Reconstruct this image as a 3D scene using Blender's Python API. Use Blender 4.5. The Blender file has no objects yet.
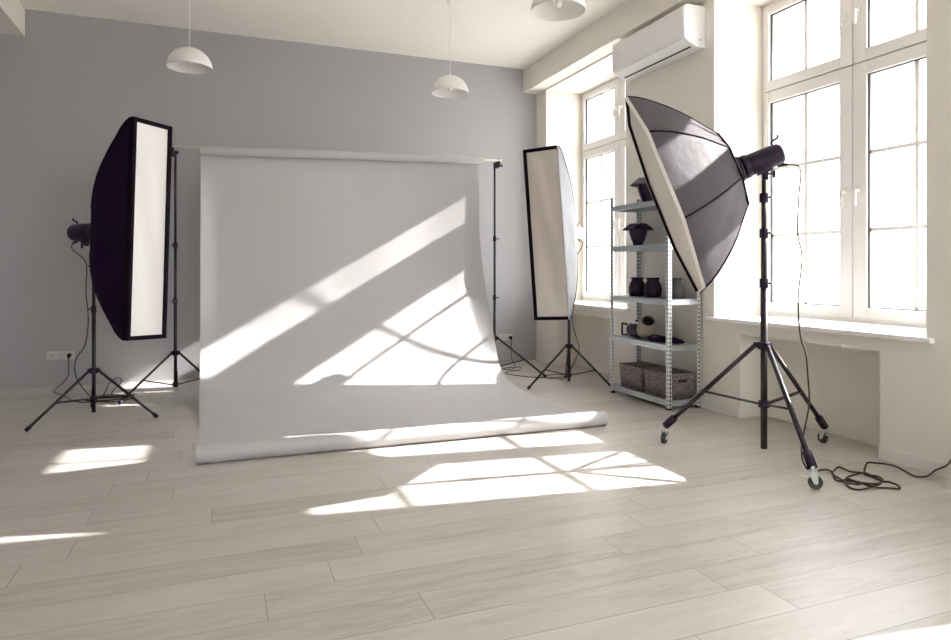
import bpy, math, random
from mathutils import Vector, Matrix

sc = bpy.context.scene
COL = sc.collection
PI = math.pi

# ------------------------------------------------------------------ camera
CAM_H = 1.15
cam_d = bpy.data.cameras.new('camera')
cam = bpy.data.objects.new('camera', cam_d)
COL.objects.link(cam)
cam.location = (0, 0, CAM_H)
cam.rotation_euler = (PI / 2, 0, -math.radians(21.19))
cam_d.sensor_width = 36.0
cam_d.lens = 36.0 * 660.0 / 951.0
cam_d.shift_y = -(320 - 269.6) / 951.0
cam_d.clip_end = 600
sc.camera = cam

# ------------------------------------------------------------------ sky, sun, exposure
sc.view_settings.view_transform = 'Standard'
sc.view_settings.look = 'None'
sc.view_settings.gamma = 1
sc.view_settings.exposure = 1.62
sc.cycles.use_denoising = True
sc.cycles.max_bounces = 10
sc.cycles.diffuse_bounces = 7
sc.cycles.transparent_max_bounces = 16
sc.cycles.sample_clamp_indirect = 12
sc.cycles.caustics_reflective = False
sc.cycles.caustics_refractive = False
world = bpy.data.worlds.new('sky')
sc.world = world
world.use_nodes = True
wn = world.node_tree
bg = wn.nodes['Background']
bg.inputs[0].default_value = (0.955, 0.97, 1.0, 1)
bg.inputs[1].default_value = 4.4

SUN_DIR = Vector((-1.0, 0.125, -0.578)).normalized()
sun_d = bpy.data.lights.new('sun', 'SUN')
sun_d.energy = 7.5
sun_d.angle = math.radians(0.6)
sun_d.color = (1.0, 0.955, 0.90)
sun = bpy.data.objects.new('sun', sun_d)
COL.objects.link(sun)
sun.location = (12, -1, 9)
sun.rotation_euler = SUN_DIR.to_track_quat('-Z', 'Y').to_euler()


# ------------------------------------------------------------------ materials
MATS = {}


def pmat(name, col, rough=0.6, metal=0.0, spec=0.5, bump=0.0, bscale=60.0, var=0.0, vscale=8.0,
         stretch=(1, 1, 1), sheen=0.0, coat=0.0):
    if name in MATS:
        return MATS[name]
    m = bpy.data.materials.new(name)
    m.use_nodes = True
    nt = m.node_tree
    b = nt.nodes['Principled BSDF']
    b.inputs['Base Color'].default_value = (*col, 1)
    b.inputs['Roughness'].default_value = rough
    b.inputs['Metallic'].default_value = metal
    b.inputs['Specular IOR Level'].default_value = spec
    if sheen:
        b.inputs['Sheen Weight'].default_value = sheen
    if coat:
        b.inputs['Coat Weight'].default_value = coat
    tc = nt.nodes.new('ShaderNodeTexCoord')
    mp = nt.nodes.new('ShaderNodeMapping')
    mp.inputs['Scale'].default_value = stretch
    nt.links.new(tc.outputs['Object'], mp.inputs['Vector'])
    if var:
        n = nt.nodes.new('ShaderNodeTexNoise')
        n.inputs['Scale'].default_value = vscale
        n.inputs['Detail'].default_value = 4
        nt.links.new(mp.outputs[0], n.inputs['Vector'])
        mx = nt.nodes.new('ShaderNodeMix')
        mx.data_type = 'RGBA'
        mx.inputs['A'].default_value = (*[max(0, c * (1 - var)) for c in col], 1)
        mx.inputs['B'].default_value = (*[min(1, c * (1 + var)) for c in col], 1)
        nt.links.new(n.outputs['Fac'], mx.inputs['Factor'])
        nt.links.new(mx.outputs['Result'], b.inputs['Base Color'])
    if bump:
        n2 = nt.nodes.new('ShaderNodeTexNoise')
        n2.inputs['Scale'].default_value = bscale
        n2.inputs['Detail'].default_value = 3
        nt.links.new(mp.outputs[0], n2.inputs['Vector'])
        bp = nt.nodes.new('ShaderNodeBump')
        bp.inputs['Strength'].default_value = bump
        bp.inputs['Distance'].default_value = 0.01
        nt.links.new(n2.outputs['Fac'], bp.inputs['Height'])
        nt.links.new(bp.outputs[0], b.inputs['Normal'])
    MATS[name] = m
    return m


M_WHITEWALL = pmat('white_wall_paint', (0.81, 0.774, 0.708), 0.75, bump=0.06, bscale=90, var=0.015, vscale=3)
M_GREYWALL = pmat('grey_wall_paint', (0.395, 0.395, 0.415), 0.75, bump=0.06, bscale=90, var=0.03, vscale=1.2)
M_CEIL = pmat('ceiling_paint', (0.90, 0.862, 0.80), 0.85, bump=0.04, bscale=60, var=0.01)
M_TRIM = pmat('white_trim', (0.78, 0.76, 0.72), 0.4, bump=0.02)
M_FRAME = pmat('white_window_plastic', (0.80, 0.78, 0.77), 0.35, var=0.01)
M_SILL = pmat('white_sill', (0.86, 0.85, 0.83), 0.3, var=0.01)
M_PAPER = pmat('backdrop_paper', (0.50, 0.485, 0.495), 0.7, bump=0.35, bscale=4, var=0.02, vscale=2.5, stretch=(1.6, 1, 0.6))
M_CARD = pmat('cardboard_core', (0.55, 0.5, 0.43), 0.8, var=0.1)
M_BLACK = pmat('black_fabric', (0.016, 0.0035, 0.030), 0.75, spec=0.08, bump=0.15, bscale=300)
M_RIM = pmat('black_piping', (0.007, 0.003, 0.009), 0.8, spec=0.1, bump=0.2, bscale=200)
M_METALBLK = pmat('black_metal', (0.012, 0.008, 0.013), 0.45, spec=0.5, var=0.1)
M_PLAST = pmat('black_plastic', (0.017, 0.007, 0.027), 0.45, spec=0.3, var=0.1)
M_CABLE = pmat('cable_rubber', (0.022, 0.014, 0.010), 0.5, var=0.1)
M_DIFF = pmat('diffuser_fabric', (0.80, 0.78, 0.76), 0.8, bump=0.5, bscale=5, var=0.02, stretch=(1, 1, 0.35))
M_DIFF2 = pmat('diffuser_fabric_beige', (0.63, 0.585, 0.54), 0.8, bump=0.15, bscale=5, var=0.02)
M_SHELL2 = pmat('grey_nylon', (0.086, 0.075, 0.088), 0.65, spec=0.18, bump=0.35, bscale=14, var=0.06)
M_SHELL3 = pmat('silver_grey_nylon', (0.36, 0.365, 0.40), 0.5, spec=0.3, bump=0.5, bscale=16, var=0.12)
M_GALV = pmat('galvanised_steel', (0.50, 0.54, 0.57), 0.35, metal=0.55, var=0.12, vscale=30)
M_SLOT = pmat('slot_shadow_steel', (0.05, 0.055, 0.065), 0.7)
M_LAMP = pmat('white_enamel', (0.80, 0.78, 0.76), 0.3, coat=0.2, var=0.01)
M_BULB = pmat('frosted_bulb', (0.9, 0.88, 0.84), 0.2, var=0.01)
M_AC = pmat('white_gloss_plastic', (0.80, 0.80, 0.80), 0.25, var=0.01)
M_DARK = pmat('dark_gap', (0.02, 0.02, 0.02), 0.8)
M_SOCK = pmat('socket_plastic', (0.60, 0.58, 0.57), 0.35, var=0.01)
M_CASTM = pmat('zinc_plate', (0.65, 0.68, 0.66), 0.3, metal=0.8, var=0.1, vscale=30)
M_CASTR = pmat('grey_rubber', (0.035, 0.042, 0.048), 0.6, var=0.1)
M_BEIGEP = pmat('beige_metal', (0.36, 0.30, 0.24), 0.45, var=0.08)
M_WHITEP = pmat('white_flash_body', (0.7, 0.7, 0.72), 0.35, var=0.02)
M_STRIPE = pmat('bright_tube', (0.75, 0.68, 0.58), 0.4, var=0.03)


def basket_mat():
    m = bpy.data.materials.new('woven_grey')
    m.use_nodes = True
    nt = m.node_tree
    b = nt.nodes['Principled BSDF']
    b.inputs['Roughness'].default_value = 0.85
    tc = nt.nodes.new('ShaderNodeTexCoord')
    v = nt.nodes.new('ShaderNodeTexVoronoi')
    v.inputs['Scale'].default_value = 85
    nt.links.new(tc.outputs['Object'], v.inputs['Vector'])
    r = nt.nodes.new('ShaderNodeValToRGB')
    r.color_ramp.elements[0].color = (0.40, 0.345, 0.345, 1)
    r.color_ramp.elements[1].color = (0.13, 0.10, 0.105, 1)
    r.color_ramp.elements[1].position = 0.65
    nt.links.new(v.outputs['Distance'], r.inputs['Fac'])
    nt.links.new(r.outputs[0], b.inputs['Base Color'])
    bp = nt.nodes.new('ShaderNodeBump')
    bp.inputs['Strength'].default_value = 0.7
    bp.inputs['Distance'].default_value = 0.006
    bp.invert = True
    nt.links.new(v.outputs['Distance'], bp.inputs['Height'])
    nt.links.new(bp.outputs[0], b.inputs['Normal'])
    return m


M_BASKET = basket_mat()


def glass_mat():
    m = bpy.data.materials.new('window_glass')
    m.use_nodes = True
    nt = m.node_tree
    nt.nodes.clear()
    o = nt.nodes.new('ShaderNodeOutputMaterial')
    mx = nt.nodes.new('ShaderNodeMixShader')
    tr = nt.nodes.new('ShaderNodeBsdfTransparent')
    tr.inputs[0].default_value = (0.97, 0.98, 0.98, 1)
    gl = nt.nodes.new('ShaderNodeBsdfGlossy')
    gl.inputs['Roughness'].default_value = 0.02
    lw = nt.nodes.new('ShaderNodeLayerWeight')
    pw = nt.nodes.new('ShaderNodeMath')
    pw.operation = 'POWER'
    pw.inputs[1].default_value = 5
    fr = nt.nodes.new('ShaderNodeMath')
    fr.operation = 'MULTIPLY_ADD'
    fr.inputs[1].default_value = 0.6
    fr.inputs[2].default_value = 0.02
    nt.links.new(lw.outputs['Facing'], pw.inputs[0])
    nt.links.new(pw.outputs[0], fr.inputs[0])
    nt.links.new(fr.outputs[0], mx.inputs[0])
    nt.links.new(tr.outputs[0], mx.inputs[1])
    nt.links.new(gl.outputs[0], mx.inputs[2])
    nt.links.new(mx.outputs[0], o.inputs[0])
    return m


M_GLASS = glass_mat()


def floor_mat():
    m = bpy.data.materials.new('oak_laminate')
    m.use_nodes = True
    nt = m.node_tree
    N, L = nt.nodes, nt.links
    b = N['Principled BSDF']

    def math_(op, a, bb=None, c=None):
        n = N.new('ShaderNodeMath')
        n.operation = op
        for i, x in enumerate((a, bb, c)):
            if x is None:
                continue
            if isinstance(x, (int, float)):
                n.inputs[i].default_value = x
            else:
                L.new(x, n.inputs[i])
        return n.outputs[0]
    tc = N.new('ShaderNodeTexCoord')
    sp = N.new('ShaderNodeSeparateXYZ')
    L.new(tc.outputs['Object'], sp.inputs[0])
    W, LEN = 0.192, 1.38
    yr = math_('DIVIDE', math_('ADD', sp.outputs[1], 20 * W - 1.497 + 0.003), W)
    row = math_('FLOOR', yr)
    fy = math_('FRACT', yr)
    wn_ = N.new('ShaderNodeTexWhiteNoise')
    wn_.noise_dimensions = '1D'
    L.new(row, wn_.inputs['W'])
    xr = math_('DIVIDE', math_('ADD', sp.outputs[0], math_('ADD', math_('MULTIPLY', wn_.outputs['Value'], 3.0), 40.0)), LEN)
    colm = math_('FLOOR', xr)
    fx = math_('FRACT', xr)
    cb = N.new('ShaderNodeCombineXYZ')
    L.new(row, cb.inputs[0])
    L.new(colm, cb.inputs[1])
    wn2 = N.new('ShaderNodeTexWhiteNoise')
    wn2.noise_dimensions = '2D'
    L.new(cb.outputs[0], wn2.inputs['Vector'])
    # grooves
    ey = math_('MINIMUM', fy, math_('SUBTRACT', 1.0, fy))
    ex = math_('MINIMUM', fx, math_('SUBTRACT', 1.0, fx))
    gy = math_('LESS_THAN', ey, 0.0075)
    gx = math_('LESS_THAN', ex, 0.0012)
    groove = math_('MAXIMUM', gy, gx)
    # grain coordinates: stretched along the plank and shifted for every plank
    cv = N.new('ShaderNodeCombineXYZ')
    L.new(math_('ADD', sp.outputs[0], math_('MULTIPLY', wn2.outputs['Value'], 37.0)), cv.inputs[0])
    L.new(math_('MULTIPLY', sp.outputs[1], 7.0), cv.inputs[1])
    L.new(math_('MULTIPLY', wn2.outputs['Value'], 11.0), cv.inputs[2])
    n1 = N.new('ShaderNodeTexNoise')
    n1.inputs['Scale'].default_value = 2.2
    n1.inputs['Detail'].default_value = 7
    n1.inputs['Roughness'].default_value = 0.6
    n1.inputs['Distortion'].default_value = 0.9
    L.new(cv.outputs[0], n1.inputs['Vector'])
    n2 = N.new('ShaderNodeTexNoise')
    n2.inputs['Scale'].default_value = 14
    n2.inputs['Detail'].default_value = 4
    L.new(cv.outputs[0], n2.inputs['Vector'])
    # knots and cathedral grain
    wv = N.new('ShaderNodeTexWave')
    wv.wave_type = 'RINGS'
    wv.inputs['Scale'].default_value = 2.0
    wv.inputs['Distortion'].default_value = 7
    wv.inputs['Detail'].default_value = 2
    wv.inputs['Detail Scale'].default_value = 0.8
    L.new(cv.outputs[0], wv.inputs['Vector'])
    msk = math_('GREATER_THAN', n1.outputs['Fac'], 0.60)
    v = math_('ADD', math_('MULTIPLY', math_('SUBTRACT', n1.outputs['Fac'], 0.5), 0.7),
              math_('ADD', math_('MULTIPLY', math_('SUBTRACT', n2.outputs['Fac'], 0.5), 0.28),
                    math_('MULTIPLY', math_('SUBTRACT', wn2.outputs['Value'], 0.5), 0.22)))
    v = math_('ADD', v, math_('MULTIPLY', math_('SUBTRACT', wv.outputs['Fac'], 0.5), math_('MULTIPLY', 0.08, msk)))
    rp = N.new('ShaderNodeValToRGB')
    rp.color_ramp.elements[0].position = 0.12
    rp.color_ramp.elements[0].color = (0.30, 0.272, 0.245, 1)
    rp.color_ramp.elements[1].position = 0.8
    rp.color_ramp.elements[1].color = (0.60, 0.573, 0.54, 1)
    e = rp.color_ramp.elements.new(0.45)
    e.color = (0.505, 0.472, 0.438, 1)
    L.new(math_('ADD', v, 0.5), rp.inputs[0])
    mx = N.new('ShaderNodeMix')
    mx.data_type = 'RGBA'
    mx.inputs['B'].default_value = (0.16, 0.14, 0.12, 1)
    L.new(rp.outputs[0], mx.inputs['A'])
    L.new(math_('MULTIPLY', groove, 0.75), mx.inputs['Factor'])
    L.new(mx.outputs['Result'], b.inputs['Base Color'])
    L.new(math_('ADD', 0.30, math_('MULTIPLY', n2.outputs['Fac'], 0.14)), b.inputs['Roughness'])
    b.inputs['Specular IOR Level'].default_value = 0.55
    bp = N.new('ShaderNodeBump')
    bp.inputs['Strength'].default_value = 0.25
    bp.inputs['Distance'].default_value = 0.003
    L.new(math_('SUBTRACT', math_('MULTIPLY', n2.outputs['Fac'], 0.4), groove), bp.inputs['Height'])
    L.new(bp.outputs[0], b.inputs['Normal'])
    return m


M_FLOOR = floor_mat()


# ------------------------------------------------------------------ mesh helpers
class MB:
    def __init__(s):
        s.v = []
        s.f = []
        s.smooth = []

    def add(s, vs, fs, smooth=False):
        o = len(s.v)
        s.v += [Vector(p) for p in vs]
        s.f += [tuple(i + o for i in f) for f in fs]
        s.smooth += [smooth] * len(fs)
        return s

    def box(s, x0, x1, y0, y1, z0, z1, M=None):
        vs = [Vector(p) for p in ((x0, y0, z0), (x1, y0, z0), (x1, y1, z0), (x0, y1, z0),
                                  (x0, y0, z1), (x1, y0, z1), (x1, y1, z1), (x0, y1, z1))]
        if M is not None:
            vs = [M @ p for p in vs]
        return s.add(vs, [(0, 3, 2, 1), (4, 5, 6, 7), (0, 1, 5, 4), (1, 2, 6, 5), (2, 3, 7, 6), (3, 0, 4, 7)])

    def rings(s, rings, cap0=True, cap1=True, smooth=True, closed=True):
        n = len(rings[0])
        vs = [p for r in rings for p in r]
        fs = []
        for i in range(len(rings) - 1):
            for j in range(n if closed else n - 1):
                a, b = i * n + j, i * n + (j + 1) % n
                fs.append((a, b, b + n, a + n))
        s.add(vs, fs, smooth)
        o = len(s.v) - len(vs)
        if cap0:
            s.f.append(tuple(o + j for j in reversed(range(n))))
            s.smooth.append(False)
        if cap1:
            s.f.append(tuple(o + (len(rings) - 1) * n + j for j in range(n)))
            s.smooth.append(False)
        return s

    def cyl(s, a, b, r0, r1=None, n=16, cap=True):
        a, b = Vector(a), Vector(b)
        r1 = r0 if r1 is None else r1
        d = (b - a).normalized()
        u = d.orthogonal().normalized()
        w = d.cross(u)
        R = lambda c, r: [c + r * (math.cos(2 * PI * k / n) * u + math.sin(2 * PI * k / n) * w) for k in range(n)]
        return s.rings([R(a, r0), R(b, r1)], cap, cap)

    def lathe(s, prof, n=32, M=None, cap0=False, cap1=False):
        """prof: (r, z) pairs about local z"""
        M = M or Matrix()
        rr = [[M @ Vector((r * math.cos(2 * PI * k / n), r * math.sin(2 * PI * k / n), z)) for k in range(n)]
              for r, z in prof]
        return s.rings(rr, cap0, cap1)

    def tube(s, pts, r, n=8, smooth_n=6):
        pts = [Vector(p) for p in pts]
        if smooth_n > 1 and len(pts) > 2:
            P = [pts[0]] + pts + [pts[-1]]
            out = []
            for i in range(1, len(P) - 2):
                for k in range(smooth_n):
                    t = k / smooth_n
                    a, b, c, d = P[i - 1], P[i], P[i + 1], P[i + 2]
                    out.append(0.5 * ((2 * b) + (c - a) * t + (2 * a - 5 * b + 4 * c - d) * t * t
                                      + (3 * b - a - 3 * c + d) * t ** 3))
            out.append(pts[-1])
            pts = out
        u = None
        rr = []
        for i, p in enumerate(pts):
            t = (pts[min(i + 1, len(pts) - 1)] - pts[max(i - 1, 0)]).normalized()
            if u is None:
                u = t.orthogonal().normalized()
            u = (u - t * u.dot(t))
            u = u.normalized() if u.length > 1e-6 else t.orthogonal().normalized()
            w = t.cross(u)
            rr.append([p + r * (math.cos(2 * PI * k / n) * u + math.sin(2 * PI * k / n) * w) for k in range(n)])
        return s.rings(rr)

    def sphere(s, c, r, n=14, sx=1, sy=1, sz=1):
        c = Vector(c)
        rr = []
        for i in range(n // 2 + 1):
            a = PI * i / (n // 2)
            q = max(math.sin(a), 1e-3)
            rr.append([c + Vector((r * sx * q * math.cos(2 * PI * k / n), r * sy * q * math.sin(2 * PI * k / n),
                                   -r * sz * math.cos(a))) for k in range(n)])
        return s.rings(rr)

    def build(s, name, mat, parent=None, bevel=0.0, world=True, solid=0.0, seg=2, rim=False):
        me = bpy.data.meshes.new(name)
        if parent is not None and world:
            inv = ROOTM[parent.name].inverted()
            vs = [inv @ p for p in s.v]
        else:
            vs = s.v
        me.from_pydata([tuple(p) for p in vs], [], s.f)
        me.polygons.foreach_set('use_smooth', s.smooth)
        me.update()
        o = bpy.data.objects.new(name, me)
        COL.objects.link(o)
        me.materials.append(mat)
        if parent is not None:
            o.parent = parent
            ROOTM[o.name] = ROOTM[parent.name]
        else:
            ROOTM[o.name] = Matrix()
        if solid:
            md = o.modifiers.new('thickness', 'SOLIDIFY')
            md.thickness = solid
            md.offset = 0
            md.use_rim = rim
        if bevel:
            md = o.modifiers.new('bevel', 'BEVEL')
            md.width = bevel
            md.segments = seg
            md.limit_method = 'ANGLE'
        return o


ROOTM = {}


def tag(o, label=None, cat=None, group=None, kind=None):
    if label:
        o['label'] = label
    if cat:
        o['category'] = cat
    if group:
        o['group'] = group
    if kind:
        o['kind'] = kind
    return o


def thing(name, loc, label, cat, rz=0.0, group=None, kind=None):
    o = bpy.data.objects.new(name, None)
    o.empty_display_size = 0.1
    COL.objects.link(o)
    o.location = loc
    o.rotation_euler = (0, 0, rz)
    ROOTM[o.name] = Matrix.Translation(loc) @ Matrix.Rotation(rz, 4, 'Z')
    return tag(o, label, cat, group, kind)


def struct(name, mb, mat, **k):
    o = mb.build(name, mat, **k)
    if o.parent is None:
        o['kind'] = 'structure'
    return o


def copy_tree(o, parent=None):
    c = o.copy()
    COL.objects.link(c)
    c.parent = parent
    for ch in list(o.children):
        copy_tree(ch, c)
    return c


# ------------------------------------------------------------------ room shell
XW = 3.757          # inner face of the window wall
XF = 4.26           # inner face of the window frames
XO = 4.79           # outer face of the window wall
YB = 7.546          # grey back wall
YN = -4.2
XL = -4.3
ZC = 3.675
PITCH = 2.965
CY = 3.445
HW = 0.865
ZS, ZH = 0.765, 3.36
WINS = [1, 0, -1, -2]        # window order: far, near, then two behind the camera

struct('floor', MB().box(XL - 0.2, XO, YN - 0.2, YB + 0.2, -0.15, 0), M_FLOOR)
struct('ceiling', MB().box(XL - 0.2, XO, YN - 0.2, YB + 0.2, ZC, ZC + 0.15), M_CEIL)
struct('wall_back', MB().box(XL - 0.2, XO, YB, YB + 0.2, 0, ZC), M_GREYWALL)
struct('wall_left', MB().box(XL - 0.2, XL, YN, YB, 0, ZC), M_GREYWALL)
wf = MB()
FILL_WINS = [(0.9, 1.9), (2.3, 3.4)]         # made-up tall windows behind the camera, added for fill light
RZ0, RZ1 = 0.45, 3.35
xs = [XL - 0.2] + [v for p in FILL_WINS for v in p] + [XO]
for i in range(0, len(xs), 2):
    wf.box(xs[i], xs[i + 1], YN - 0.3, YN, 0, ZC)
for a, b in FILL_WINS:
    wf.box(a, b, YN - 0.3, YN, 0, RZ0).box(a, b, YN - 0.3, YN, RZ1, ZC)
struct('wall_front', wf, M_GREYWALL)
for n_, (a, b) in enumerate(FILL_WINS):
    f_ = MB()
    yy0, yy1 = YN - 0.2, YN - 0.14
    m_ = (a + b) / 2
    for x0, x1, z0, z1 in ((a, a + .07, RZ0, RZ1), (b - .07, b, RZ0, RZ1), (a + .07, b - .07, RZ0, RZ0 + .07), (a + .07, b - .07, RZ1 - .07, RZ1),
                           (m_ - .05, m_ + .05, RZ0 + .07, RZ1 - .07), (a + .07, m_ - .05, 2.5, 2.6), (m_ + .05, b - .07, 2.5, 2.6)):
        f_.box(x0, x1, yy0, yy1, z0, z1)
    wo = struct('window_%d' % (n_ + 5), f_, M_FRAME)  # added opening, lets fill light in from behind the camera
    MB().box(a + .07, b - .07, YN - 0.172, YN - 0.168, RZ0 + .07, RZ1 - .07).build('glass_pane', M_GLASS, wo)

wr = MB()
WY = {k: CY + PITCH * k - (0.07 if k == -1 else 0.0) for k in WINS}
ys = sorted(WY.values())
edges = [YN] + [v for c in ys for v in (c - HW, c + HW)] + [YB]
for i in range(0, len(edges), 2):                       # full-height piers
    wr.box(XW, XO, edges[i], edges[i + 1], 0, ZC)
for c in ys:
    wr.box(XW, XO, c - HW, c + HW, ZH, ZC)       # head over the window
    wr.box(XF + 0.09, XO, c - HW, c + HW, 3.285, ZH)    # outer lintel
    for yy in (c - HW, c + HW - 0.03):                  # rebate added outside to trim the incoming sun patches
        wr.box(XF + 0.09, XO, yy, yy + 0.03, ZS, 3.285)
    n0, n1, nz, nd = c - 0.583, c + 0.580, 0.650, 0.25    # heater niche below the sill
    wr.box(XW, XO, c - HW, n0, 0, ZS - 0.02)
    wr.box(XW, XO, n1, c + HW, 0, ZS - 0.02)
    wr.box(XW, XO, n0, n1, nz, ZS - 0.02)
    wr.box(XW + nd, XO, n0, n1, 0, nz)
struct('wall_right', wr, M_WHITEWALL)

struct('trim_1', MB().box(3.568, XW, YN, YB, 3.378, ZC), M_WHITEWALL)       # beam above the windows
struct('trim_2', MB().box(-2.35, -1.76, YN, YB, 3.412, ZC), M_WHITEWALL)    # beam on the left
bb = MB()
for i in range(0, len(edges) - 2, 2):
    pass
segs = []
prev = YN
for c in ys:
    segs.append((prev, c - 0.583))
    prev = c + 0.580
segs.append((prev, YB))
for a, b in segs:
    bb.box(XW - 0.014, XW, a, b, 0, 0.072)
    bb.box(XW - 0.010, XW, a, b, 0.072, 0.080)
for c in ys:
    bb.box(XW + 0.25 - 0.012, XW + 0.25, c - 0.583, c + 0.58, 0, 0.012)
struct('baseboard_right', bb, M_TRIM)
struct('trim_3', MB().box(3.56, XW - 0.014, 2.10, 2.335, 0, 0.075), M_TRIM, bevel=0.004)   # low plinth at the right edge

# ------------------------------------------------------------------ windows
GZ = [(0.88, 2.53), (2.71, 3.262)]


def make_window(idx, cy):
    root = thing('window_%d' % idx, (XF, cy, ZS), None, None, kind='structure')
    y0, y1 = cy - HW, cy + HW
    fr = MB()
    t = 0.045
    fr.box(XF, XF + 0.08, y0, y0 + t, ZS, ZH).box(XF, XF + 0.08, y1 - t, y1, ZS, ZH)
    fr.box(XF, XF + 0.08, y0 + t, y1 - t, ZS, ZS + t).box(XF, XF + 0.08, y0 + t, y1 - t, ZH - t, ZH)
    fr.box(XF + 0.01, XF + 0.08, y0 + t, y1 - t, 2.600, 2.645)
    fr.box(XF + 0.01, XF + 0.08, cy - 0.02, cy + 0.02, ZS + t, ZH - t)
    fr.build('window_frame', M_FRAME, root, bevel=0.004)
    for sgn in (-1, 1):
        ga, gb = sorted((cy + sgn * 0.108, cy + sgn * 0.775))
        sa, sb = sorted((cy + sgn * 0.004, cy + sgn * (HW - 0.038)))
        for (g0, g1), (s0, s1) in zip(GZ, ((ZS + 0.038, 2.619), (2.627, ZH - 0.038))):
            s = MB()
            xa, xb = XF - 0.018, XF + 0.055
            s.box(xa, xb, sa, ga, s0, s1).box(xa, xb, gb, sb, s0, s1)
            s.box(xa, xb, ga, gb, s0, g0).box(xa, xb, ga, gb, g1, s1)
            so = s.build('sash', M_FRAME, root, bevel=0.005)
            m = MB()
            ym = (ga + gb) / 2 - 0.0
            m.box(XF + 0.0230, XF + 0.0370, ym - 0.014, ym + 0.014, g0, g1)
            if g1 - g0 > 1:
                for z in (1.432, 1.982):
                    m.box(XF + 0.0240, XF + 0.0360, ga, gb, z - 0.014, z + 0.014)
            m.build('glazing_bar', M_FRAME, so)
            gk = MB()
            e = 0.006
            gk.box(XF + 0.0, XF + 0.02, ga, ga + e, g0, g1).box(XF, XF + 0.02, gb - e, gb, g0, g1)
            gk.box(XF, XF + 0.02, ga, gb, g0, g0 + e).box(XF, XF + 0.02, ga, gb, g1 - e, g1)
            gk.build('rubber_seal', M_DARK, so)
            MB().box(XF + 0.027, XF + 0.033, ga, gb, g0, g1).build('glass_pane', M_GLASS, so)
            h = MB()
            hz = 1.71 if g0 < 2 else 2.985
            hy = cy + sgn * 0.055
            h.box(XF - 0.030, XF - 0.018, hy - 0.014, hy + 0.014, hz - 0.035, hz + 0.035)
            h.cyl((XF - 0.018, hy, hz), (XF - 0.066, hy, hz), 0.010)
            h.box(XF - 0.072, XF - 0.054, hy - 0.011, hy + 0.011, hz - 0.105 if g0 < 2 else hz - 0.09, hz + 0.012)
            h.build('window_handle', M_LAMP, so, bevel=0.004)
    si = MB()
    si.box(XW + 0.0005, XF - 0.001, y0 + 0.001, y1 - 0.001, ZS - 0.0195, ZS)
    si.box(XW - 0.045, XW - 0.0005, y0 - 0.05, y1 + 0.05, ZS - 0.03, ZS)
    si.build('window_sill', M_SILL, root, bevel=0.004)
    MB().box(XF + 0.08, XO, y0 + 0.002, y1 - 0.002, 2.53, 2.71).build('outer_shade_slab', M_FRAME, root)  # slab added outside to cast the dark gap between the sun bands
    return root


for i, k in enumerate(WINS):
    make_window(i + 1, WY[k])

# ------------------------------------------------------------------ outside: ground and far roofs
M_GROUND = pmat('pale_ground', (0.42, 0.41, 0.40), 0.9, var=0.1, vscale=0.05)
struct('ground', MB().box(6.5, 420, -150, 420, -8.3, -8.0), M_GROUND)
M_TEAL = pmat('teal_roof', (0.062, 0.083, 0.083), 0.6, var=0.08, vscale=0.3)
M_HOUSEW = pmat('pale_render', (0.12, 0.12, 0.12), 0.8, var=0.05, vscale=0.3)


def house(x, y, w, dpt, h, rh, rz, label, group=None):
    """gabled house: ridge along local x"""
    r = thing('house', (x, y, -8.0), label, 'building', rz, group)
    MB().box(-w / 2, w / 2, -dpt / 2, dpt / 2, 0, h).build('house_wall', M_HOUSEW, r, world=False)
    for s in (-1, 1):
        g = MB()
        g.add([(s * w / 2 - s * .05, -dpt / 2, h), (s * w / 2 - s * .05, dpt / 2, h), (s * w / 2 - s * .05, 0, h + rh),
               (s * w / 2 - s * .35, -dpt / 2, h), (s * w / 2 - s * .35, dpt / 2, h), (s * w / 2 - s * .35, 0, h + rh)],
              [(0, 1, 2), (3, 5, 4), (0, 3, 4, 1), (1, 4, 5, 2), (2, 5, 3, 0)])
        g.build('gable', M_HOUSEW, r, world=False)
    e = 0.5
    f = MB()
    f.add([(-w / 2 - e, -dpt / 2 - e, h - .1), (w / 2 + e, -dpt / 2 - e, h - .1), (w / 2 + e, 0, h + rh + .2), (-w / 2 - e, 0, h + rh + .2),
           (-w / 2 - e, dpt / 2 + e, h - .1), (w / 2 + e, dpt / 2 + e, h - .1),
           (-w / 2 - e, -dpt / 2 - e, h - .35), (w / 2 + e, -dpt / 2 - e, h - .35), (w / 2 + e, dpt / 2 + e, h - .35), (-w / 2 - e, dpt / 2 + e, h - .35),
           (-w / 2 - e, 0, h + rh - .05), (w / 2 + e, 0, h + rh - .05)],
          [(0, 1, 2, 3), (3, 2, 5, 4), (6, 10, 11, 7), (10, 9, 8, 11), (0, 6, 7, 1), (4, 5, 8, 9), (0, 3, 10, 6), (3, 4, 9, 10), (1, 7, 11, 2), (2, 11, 8, 5)])
    f.build('roof', M_TEAL, r, world=False)
    return r


house(92, 62, 46, 12, 2.6, 2.6, math.radians(-35), 'long pale building with teal roof seen through the near window')
house(78, 60, 5.2, 7, 2.2, 2.2, math.radians(55), 'small gabled dormer house in front of the long teal roof outside')


# ------------------------------------------------------------------ frames for tilted gear
def frame(C, n, roll=0.0):
    """matrix with columns w (side), n (front), u (up), at C"""
    n = Vector(n).normalized()
    w = n.cross(Vector((0, 0, 1))).normalized()
    u = w.cross(n).normalized()
    w2 = w * math.cos(roll) + u * math.sin(roll)
    u2 = u * math.cos(roll) - w * math.sin(roll)
    M = Matrix.Identity(4)
    for i in range(3):
        M[i][0], M[i][1], M[i][2], M[i][3] = w2[i], n[i], u2[i], C[i]
    return M


def lerp_tab(tab, x):
    for (a, va), (b, vb) in zip(tab, tab[1:]):
        if x <= b:
            t = (x - a) / (b - a)
            return va + (vb - va) * t
    return tab[-1][1]


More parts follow.
